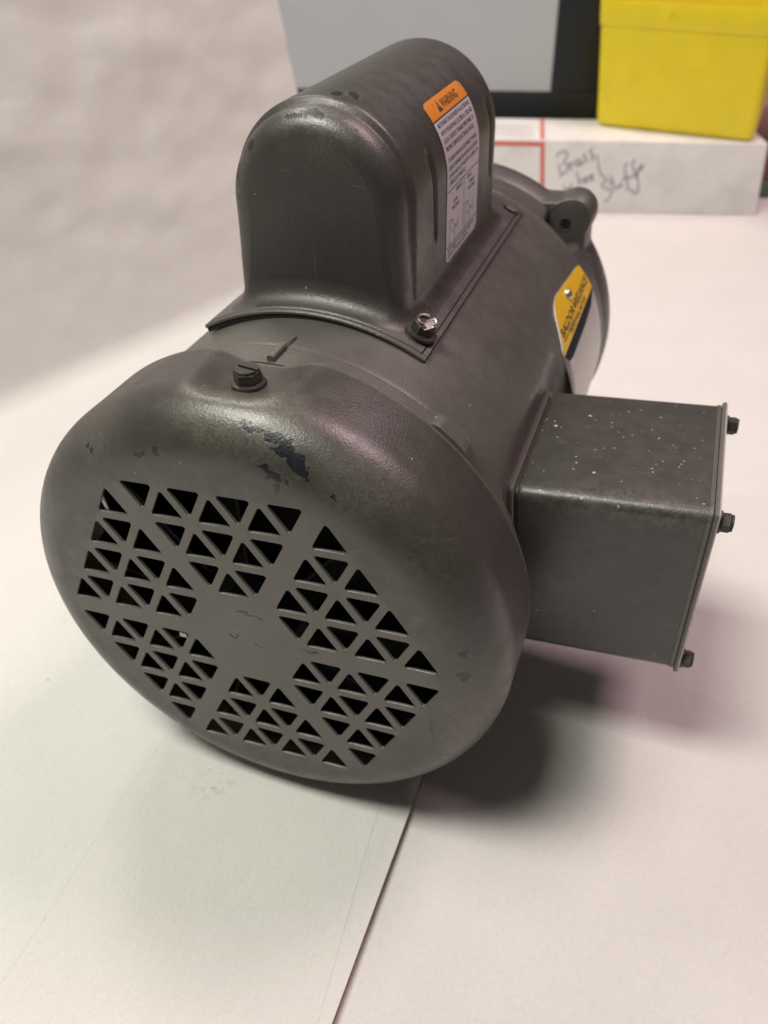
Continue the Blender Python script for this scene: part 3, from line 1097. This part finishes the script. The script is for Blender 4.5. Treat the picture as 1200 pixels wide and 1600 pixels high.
mb.prism(rrect(BY0 + 0.02, BY1 - 0.02, BZ0 + 0.02, BZ1 - 0.02, 0.30, 8), BX1 - .005, BX1 + 0.025, 0.0, BX)
mb.build('gasket', M_gasket, CBOX, True, 30)
mb = MB()
mb.prism(rrect(BY0 - 0.03, BY1 + 0.03, BZ0 - 0.03, BZ1 + 0.03, 0.10, 5), BX1 + 0.02, BX1 + 0.13, 0.032, BX)
PLATE = mb.build('cover_plate', motor_paint('plate_paint', MOTOR, (0.11, 0.10, 0.095), 0.4, [], [((8.4, 6, 2.6), (1, .3, 1), 1.0)]), CBOX, True, 30)
wm, nt_, b_ = new_mat('pale_edge')  # pale mottled tone on the upper outer bevels of the lid
k = NT(nt_, MOTOR)
f = k.ramp(k.noise(2.4, 5, 0.7), 0.26, 0.44)
k.put(b_.inputs['Base Color'], k.mix(f, (0.09, 0.085, 0.08), (0.62, 0.56, 0.54)))
b_.inputs['Roughness'].default_value = 0.4
PLATE.data.materials.append(wm)
for p_ in PLATE.data.polygons:
    q_ = p_.normal
    if 0.4 < q_.x < 0.93 and p_.center.z > -0.012:
        p_.material_index = 1
for (yy, zz) in ((7.95, 1.20), (4.38, 1.14), (4.30, -2.78)):
    def Ts(p, yy=yy, zz=zz):
        return BT((BX1 + 0.13 + p[2], yy + p[0], zz + p[1]))
    hex_screw(Ts, 0.235, 0.20, 0.17, 0.5 + yy, 'cover_screw', PLATE)

# ------------------------------------------------------------------ nameplate
NR_ = RFM + 0.035
def np_pt(deg, y, off=0.0):
    a = radians(deg)
    return ((NR_ + off) * sin(a), y, (NR_ + off) * cos(a))
def band(rows, off, thick=0.0, nu=10):
    """rows = [(deg, y0, y1)]"""
    mbx = MB()
    fine = []
    for (d0, a0, b0), (d1, a1, b1) in zip(rows, rows[1:]):
        k = max(1, int((d1 - d0) / 0.8))
        for i in range(k):
            t = i / k
            fine.append((d0 + (d1 - d0) * t, a0 + (a1 - a0) * t, b0 + (b1 - b0) * t))
    fine.append(rows[-1])
    mbx.grid(lambda i, j: np_pt(fine[i][0], fine[i][1] + (fine[i][2] - fine[i][1]) * j / nu, off), len(fine), nu + 1)
    return mbx
whole = [(49.5, 10.95, 11.15), (50.2, 10.62, 11.8), (51.0, 10.42, 12.55), (52.1, 10.25, 13.55), (52.7, 10.2, 13.78), (61.7, 9.50, 14.05), (66, 9.42, 14.08), (88, 9.40, 14.08), (90, 9.7, 13.8)]
brushed, nt, b = new_mat('brushed_plate')
k = NT(nt)
st = k.n('ShaderNodeMapping')
st.inputs['Scale'].default_value = (7, 0.5, 7)
k.put(st.inputs['Vector'], k.co)
f = k.noise(3.0, 5, 0.7, st.outputs['Vector'])
k.put(b.inputs['Base Color'], k.mix(f, (0.42, 0.40, 0.38), (0.72, 0.69, 0.66)))
b.inputs['Metallic'].default_value = 0.75
k.put(b.inputs['Roughness'], k.ramp(f, 0.3, 0.7, 0.35, 0.55))
mbx = band(whole, 0.0)
PLT = mbx.build('nameplate', brushed, MOTOR, True, 60)
sd = PLT.modifiers.new('thick', 'SOLIDIFY')
sd.thickness = 0.0006
sd.offset = -1
PLT['label'] = 'metal nameplate with a yellow printed header'
M_yel = label_paper('plate_yellow', (0.90, 0.55, 0.012), (0.70, 0.42, 0.012))
M_navy = plain('plate_navy', (0.008, 0.010, 0.020), 0.6, 0, 0, 0, spec=0.12)
band([(d, a + .02, c - .02) for d, a, c in [whole[0], whole[1], whole[2], whole[3], whole[4], (61.7, 9.50, 14.05), (62.2, 9.46, 14.05)]], 0.012).build('yellow_header', M_yel, PLT, True, 60)
band([(62.2, 9.48, 14.03), (63.2, 9.60, 13.98), (65.4, 9.80, 13.3), (66.2, 10.2, 12.2)], 0.010).build('navy_band', M_navy, PLT, True, 60)
mb = MB()
def np_text(s, y0, deg, width, height, bold=0.0):
    vs, fs = text2d(s, width, height, bold=bold)
    mb.add([np_pt(deg - math.degrees(y / NR_), y0 + x, 0.017) for x, y in vs], fs)
np_text('BALDOR', 9.98, 59.0, 1.72, 0.24, 0.02)
np_text('RELIANCE', 12.02, 59.0, 1.75, 0.24, 0.02)
mb.add([np_pt(59.6, 9.95, 0.017), np_pt(59.6, 11.3, 0.017), np_pt(60.0, 11.3, 0.017), np_pt(60.0, 9.95, 0.017)], [(0, 1, 2, 3)])
# little diamond between the two words
mb.add([np_pt(57.6, 11.75, 0.017), np_pt(56.3, 11.86, 0.017), np_pt(57.6, 11.97, 0.017), np_pt(58.9, 11.86, 0.017)], [(0, 1, 2, 3)])
np_text('INDUSTRIAL MOTOR', 10.7, 61.5, 2.3, 0.14, 0.01)
mb.build('printed_text', M_ink, PLT, False)
T = radial_T(radians(53.2), 11.75, NR_ + 0.012)
mb = MB()
mb.lathe([(0.155, 0.0), (0.15, 0.05), (0.12, 0.09), (0.07, 0.115), (0.0, 0.12)], 24, T)
mb.build('rivet', M_silver, PLT, True, 60)

# ================================================================== BACKGROUND OBJECTS
# long white mailing box
BL = Vector((-4.508, 42.237, TZ))
EX = Vector((0.95854831, 0.28493006, 0))
EN = Vector((-0.28493006, 0.95854831, 0))
BH_ = 4.02
def bx(a, d, z):
    """a along the front, d away from the viewer, z above the table; the box slumps a little"""
    lean = -0.115 * z
    p = BL + EX * (a + lean) + EN * d + Vector((0, 0, z))
    return (p.x, p.y, p.z)
WBOX = thing('cardboard_box', 'long low white cardboard box with handwriting and red printed lines, behind the motor', 'box', W(bx(6, 2.5, -0.28)))
A0_, A1_ = -7.0, 16.15
DB = 5.0
mb = MB()
def boxmesh(a0, a1, d0, d1, z0, z1, f):
    vs = [f(a, d, z) for a in (a0, a1) for d in (d0, d1) for z in (z0, z1)]
    fs = [(0, 1, 3, 2), (4, 6, 7, 5), (0, 4, 5, 1), (2, 3, 7, 6), (0, 2, 6, 4), (1, 5, 7, 3)]
    bm = bmesh.new()
    v = [bm.verts.new(p) for p in vs]
    for q in fs:
        bm.faces.new([v[i] for i in q])
    bmesh.ops.recalc_face_normals(bm, faces=bm.faces)
    return bm
def bevel_to(bm, off, seg, name, mat, parent, angle=40):
    bmesh.ops.bevel(bm, geom=list(bm.edges), offset=off, segments=seg, profile=0.5, affect='EDGES')
    for v in bm.verts:
        v.co = W(v.co)
    me = bpy.data.meshes.new(name)
    bm.to_mesh(me)
    bm.free()
    return link_mesh(name, me, mat, parent, True, angle)
def cardboard(name, col):
    mt, nt, b = new_mat(name)
    k = NT(nt)
    c = k.mix(k.ramp(k.noise(0.5, 5, 0.65), 0.42, 0.75), col, tuple(x * 0.86 for x in col))
    c = k.mix(k.ramp(k.noise(2.0, 5, 0.7), 0.64, 0.75, 0, .5), c, (0.42, 0.38, 0.32))
    k.put(b.inputs['Base Color'], c)
    b.inputs['Roughness'].default_value = 0.6
    k.bump(b, k.noise(0.8, 3), 0.3, 0.3)
    return mt
M_card = cardboard('white_card', (0.86, 0.84, 0.82))
bevel_to(boxmesh(A0_, A1_, 0, DB, -0.28, BH_, bx), 0.10, 3, 'carton', M_card, WBOX)
M_red = plain('red_print', (0.72, 0.17, 0.13), 0.6, 0, 0.1, 0)
M_grey = plain('grey_print', (0.45, 0.44, 0.42), 0.6, 0, 0.1, 0)
M_pen = plain('ball_pen_ink', (0.20, 0.20, 0.27), 0.6, 0, 0.1, 0)
def strip(mbx, p, q, w, f, off):
    """flat strip on the front (f='front') or the top"""
    a0, b0 = p
    a1, b1 = q
    L = sqrt((a1 - a0) ** 2 + (b1 - b0) ** 2)
    nx, ny = -(b1 - b0) / L * w / 2, (a1 - a0) / L * w / 2
    c = [(a0 + nx, b0 + ny), (a1 + nx, b1 + ny), (a1 - nx, b1 - ny), (a0 - nx, b0 - ny)]
    if f == 'front':
        vs = [bx(a, off, b) for a, b in c]
    else:
        vs = [bx(a, b, BH_ - off) for a, b in c]
    mbx.add(vs, [(0, 1, 2, 3)])
mb = MB()
strip(mb, (2.72, 3.86), (2.72, 0.3), 0.26, 'front', -0.012)
strip(mb, (-6.9, 3.76), (2.84, 3.76), 0.26, 'front', -0.014)
strip(mb, (2.72, 0.12), (3.15, 4.9), 0.24, 'top', -0.012)
mb.build('red_border', M_red, WBOX, False)
for d in (1.0, 1.9, 2.8):
    mb = MB()
    strip(mb, (-0.4, d), (2.3, d), 0.18, 'top', -0.012)
    mb.build('small_print', M_grey, WBOX, False)
# handwriting: Brass / wheel / stuff
mb = MB()
def pen(pts, w=0.038, off=0.0):
    mb.tube([bx(a, -0.006, b) for a, b in pts], w, 6)
STROKES = [[(3.74, 2.67), (3.78, 2.27), (3.88, 1.84)], [(3.59, 3.06), (3.7, 3.3), (4.01, 3.42), (4.25, 3.31), (4.19, 2.99), (3.93, 2.64), (4.18, 2.68), (4.34, 2.48), (4.19, 2.17), (3.9, 2.02)], [(4.36, 2.75), (4.5, 2.28)], [(4.44, 2.48), (4.53, 2.7), (4.68, 2.77)], [(5.0, 2.95), (4.81, 2.92), (4.74, 2.65), (4.86, 2.49), (5.02, 2.7), (5.03, 2.95), (5.11, 2.55)], [(5.35, 3.28), (5.19, 3.2), (5.22, 3.04), (5.4, 2.98), (5.38, 2.78), (5.18, 2.73)], [(5.78, 3.58), (5.58, 3.45), (5.62, 3.25), (5.84, 3.19), (5.84, 2.97), (5.62, 2.9)], [(4.06, 1.34), (4.16, 0.92), (4.35, 1.28), (4.41, 1.02), (4.57, 1.48)], [(4.84, 2.19), (5.01, 1.36)], [(4.96, 1.62), (5.14, 1.81), (5.26, 1.46)], [(5.34, 1.67), (5.55, 1.82), (5.43, 1.93), (5.3, 1.78), (5.39, 1.55), (5.6, 1.62)], [(5.67, 1.82), (5.89, 1.96), (5.76, 2.07), (5.63, 1.92), (5.73, 1.69), (5.95, 1.79)], [(6.03, 3.2), (6.12, 2.71), (6.23, 2.23), (6.42, 1.93), (6.64, 1.84)], [(6.84, 1.74), (6.52, 1.65), (6.41, 1.38), (6.6, 1.18), (6.94, 1.21), (7.04, 0.9), (6.89, 0.56), (6.59, 0.4)], [(6.92, 2.01), (7.05, 1.58), (7.17, 1.02)], [(6.84, 1.49), (7.2, 1.71)], [(7.26, 1.48), (7.34, 1.16), (7.52, 1.28), (7.56, 1.6), (7.68, 1.34)], [(7.93, 2.74), (7.74, 2.66), (7.81, 2.09), (8.0, 1.51), (7.99, 1.09)], [(7.62, 1.75), (8.07, 1.99)], [(8.37, 2.99), (8.17, 2.83), (8.35, 2.18), (8.66, 1.69), (8.7, 1.1), (8.46, 0.89), (8.13, 1.26)], [(8.08, 1.83), (8.6, 2.27), (8.89, 2.61)], [(8.91, 2.61), (8.67, 2.63), (8.51, 2.27), (8.58, 1.85)]]
def smooth_pen(st):
    pts = []
    for i in range(len(st) - 1):
        for q in range(5):
            t = q / 5
            pts.append((st[i][0] + (st[i + 1][0] - st[i][0]) * t, st[i][1] + (st[i + 1][1] - st[i][1]) * t))
    pts.append(st[-1])
    for _ in range(4):
        pts = [pts[0]] + [((pts[i - 1][0] + 2 * pts[i][0] + pts[i + 1][0]) / 4, (pts[i - 1][1] + 2 * pts[i][1] + pts[i + 1][1]) / 4) for i in range(1, len(pts) - 1)] + [pts[-1]]
    pen(pts)
for st in STROKES:
    smooth_pen(st)
mb.build('handwriting', M_pen, WBOX, True, 60)

# yellow plastic bin on the box
BO = Vector((0.253, 47.094, TZ + BH_ + 0.005))
AX = Vector((0.99685082, -0.07929976, 0))
AN = Vector((0.07929976, 0.99685082, 0))
def yb(a, d, z):
    p = BO + AX * a + AN * d + Vector((0, 0, z))
    return (p.x, p.y, p.z)
BIN = thing('storage_bin', 'yellow plastic storage bin standing on the right end of the white box', 'bin', W(yb(4.7, 1.8, 0)))
M_bin = plain('yellow_plastic', (0.88, 0.69, 0.02), 0.40, 0, 0.10, 0.1, 0.8)
HB = 6.85
def bin_a(a, z):
    # left wall leans out by 0.8 over its height, right bottom corner is cut
    return (-0.05 - 0.115 * z) * (1 - a) + (9.42 - 0.115 * z + 0.05 * z) * a
def bin_sec(z, ins):
    a0, a1 = bin_a(0, z) + ins, bin_a(1, z) - ins
    d0, d1 = 0.0 - 0.03 * z + ins, 6.5 + 0.06 * z - ins
    return [yb(a, d, z) for a, d in rrect(a0, a1, d0, d1, max(0.12, 0.45 - ins), 6)]
mb = MB()
prof = [(0.0, 0.5), (0.02, 0.3), (0.12, 0.12), (0.3, 0.03), (0.6, 0.0), (3.0, 0.0), (5.50, 0.0), (5.52, 0.0), (5.53, -0.06), (5.6, -0.08), (6.75, -0.08), (HB, -0.05), (HB, 0.05), (6.2, 0.14), (0.3, 0.16), (0.16, 0.5)]
rows = [bin_sec(z, i) for z, i in prof]
n = len(rows[0])
mb.grid(lambda i, j: rows[i][j], len(rows), n, cv=True)
mb.f.append(tuple(range(n)))
mb.f.append(tuple(range((len(rows) - 1) * n, len(rows) * n)))
BODY = mb.build('bin_body', M_bin, BIN, True, 35)
# raised rib on the front wall (mould line)
mb = MB()
mb.tube([yb(3.1, -0.2, 5.55), yb(3.35, -0.33, 6.3), yb(3.42, -0.33, 6.5)], 0.03, 6)
mb.build('mould_line', M_bin, BODY, True, 60)

# monitor behind
tilt = radians(13)
UPM = Vector((0, 0, 1)) * cos(tilt) + EN * sin(tilt)
NM = EN * cos(tilt) - Vector((0, 0, 1)) * sin(tilt)
MO = BL + EN * (DB + 0.55) - EX * 0.0
def mp(a, b, d):
    p = MO + EX * a + UPM * b + NM * d
    return (p.x, p.y, p.z)
MON = thing('monitor', 'flat grey screen in a wide black frame behind the white box', 'monitor', W(mp(-4, 0.0, 0.8)))
SL, SR, SBt, STp = -24.0, 3.25, 5.40, 24.0
FL, FR, FB, FT = -26.4, 6.6, 3.3, 26.5
M_blk = plain('black_plastic', (0.014, 0.017, 0.021), 0.45, 0, 0.1, 0.1, 3)
M_scr = plain('grey_screen', (0.45, 0.47, 0.49), 0.55, 0, 0.03, 0.0, 0.4)
mb = MB()
mb.add([mp(SL - .1, SBt - .1, 0.12), mp(SR + .1, SBt - .1, 0.12), mp(SR + .1, STp + .1, 0.12), mp(SL - .1, STp + .1, 0.12)], [(0, 1, 2, 3)])
mb.build('screen', M_scr, MON, False)
def bar(a0, a1, b0, b1):
    bm = boxmesh(a0, a1, 0.0, 1.2, b0, b1, lambda a, d, b: mp(a, b, d))
    return bevel_to(bm, 0.08, 2, 'frame_bar', M_blk, MON)
bar(FL, FR, FB, SBt)
bar(FL, FR, STp, FT)
bar(FL, SL, SBt + .003, STp - .003)
bar(SR, FR, SBt + .003, STp - .003)
bm = boxmesh(FL + .2, FR - .2, 0.3, 1.6, FB + .2, FT - .2, lambda a, d, b: mp(a, b, d))
bevel_to(bm, 0.1, 2, 'back_shell', M_blk, MON)
# foot
def mf(a, d, z):
    p = MO + EX * a + EN * d + Vector((0, 0, z))
    return (p.x, p.y, p.z)
bm = boxmesh(-13, -5, 0.9, 7.5, -0.28, 0.1, mf)
bevel_to(bm, 0.08, 2, 'stand_base', M_blk, MON)
bm = boxmesh(-10.2, -7.8, 3.4, 4.3, 0.08, 10, mf)
bevel_to(bm, 0.08, 2, 'stand_neck', M_blk, MON)

# small things peeking in at the right edge beside the box
def block(name, a0, a1, d0, d1, z0, z1, mat, label, cat):
    o = bevel_to(boxmesh(a0, a1, d0, d1, z0, z1, lambda a, d, z: tuple(BL + EX * a + EN * d + Vector((0, 0, z)))), 0.1, 2, name, mat, None)
    o['label'] = label
    o['category'] = cat
block('green_case', 16.6, 21, 3.4, 8, -0.28, 0.75, plain('green_plastic', (0.10, 0.17, 0.12), 0.6), 'low dull green case at the right edge under the brown block', 'case')
block('wood_block', 16.6, 20, 3.6, 7, 0.75, 2.3, plain('brown_wood', (0.22, 0.09, 0.055), 0.6), 'reddish brown block at the right edge beside the white box', 'block')
block('pink_carton', 17.0, 21, 8.5, 12, -0.28, 4.2, plain('pink_card', (0.55, 0.32, 0.34), 0.7), 'pink carton standing behind the brown block at the right edge', 'carton')
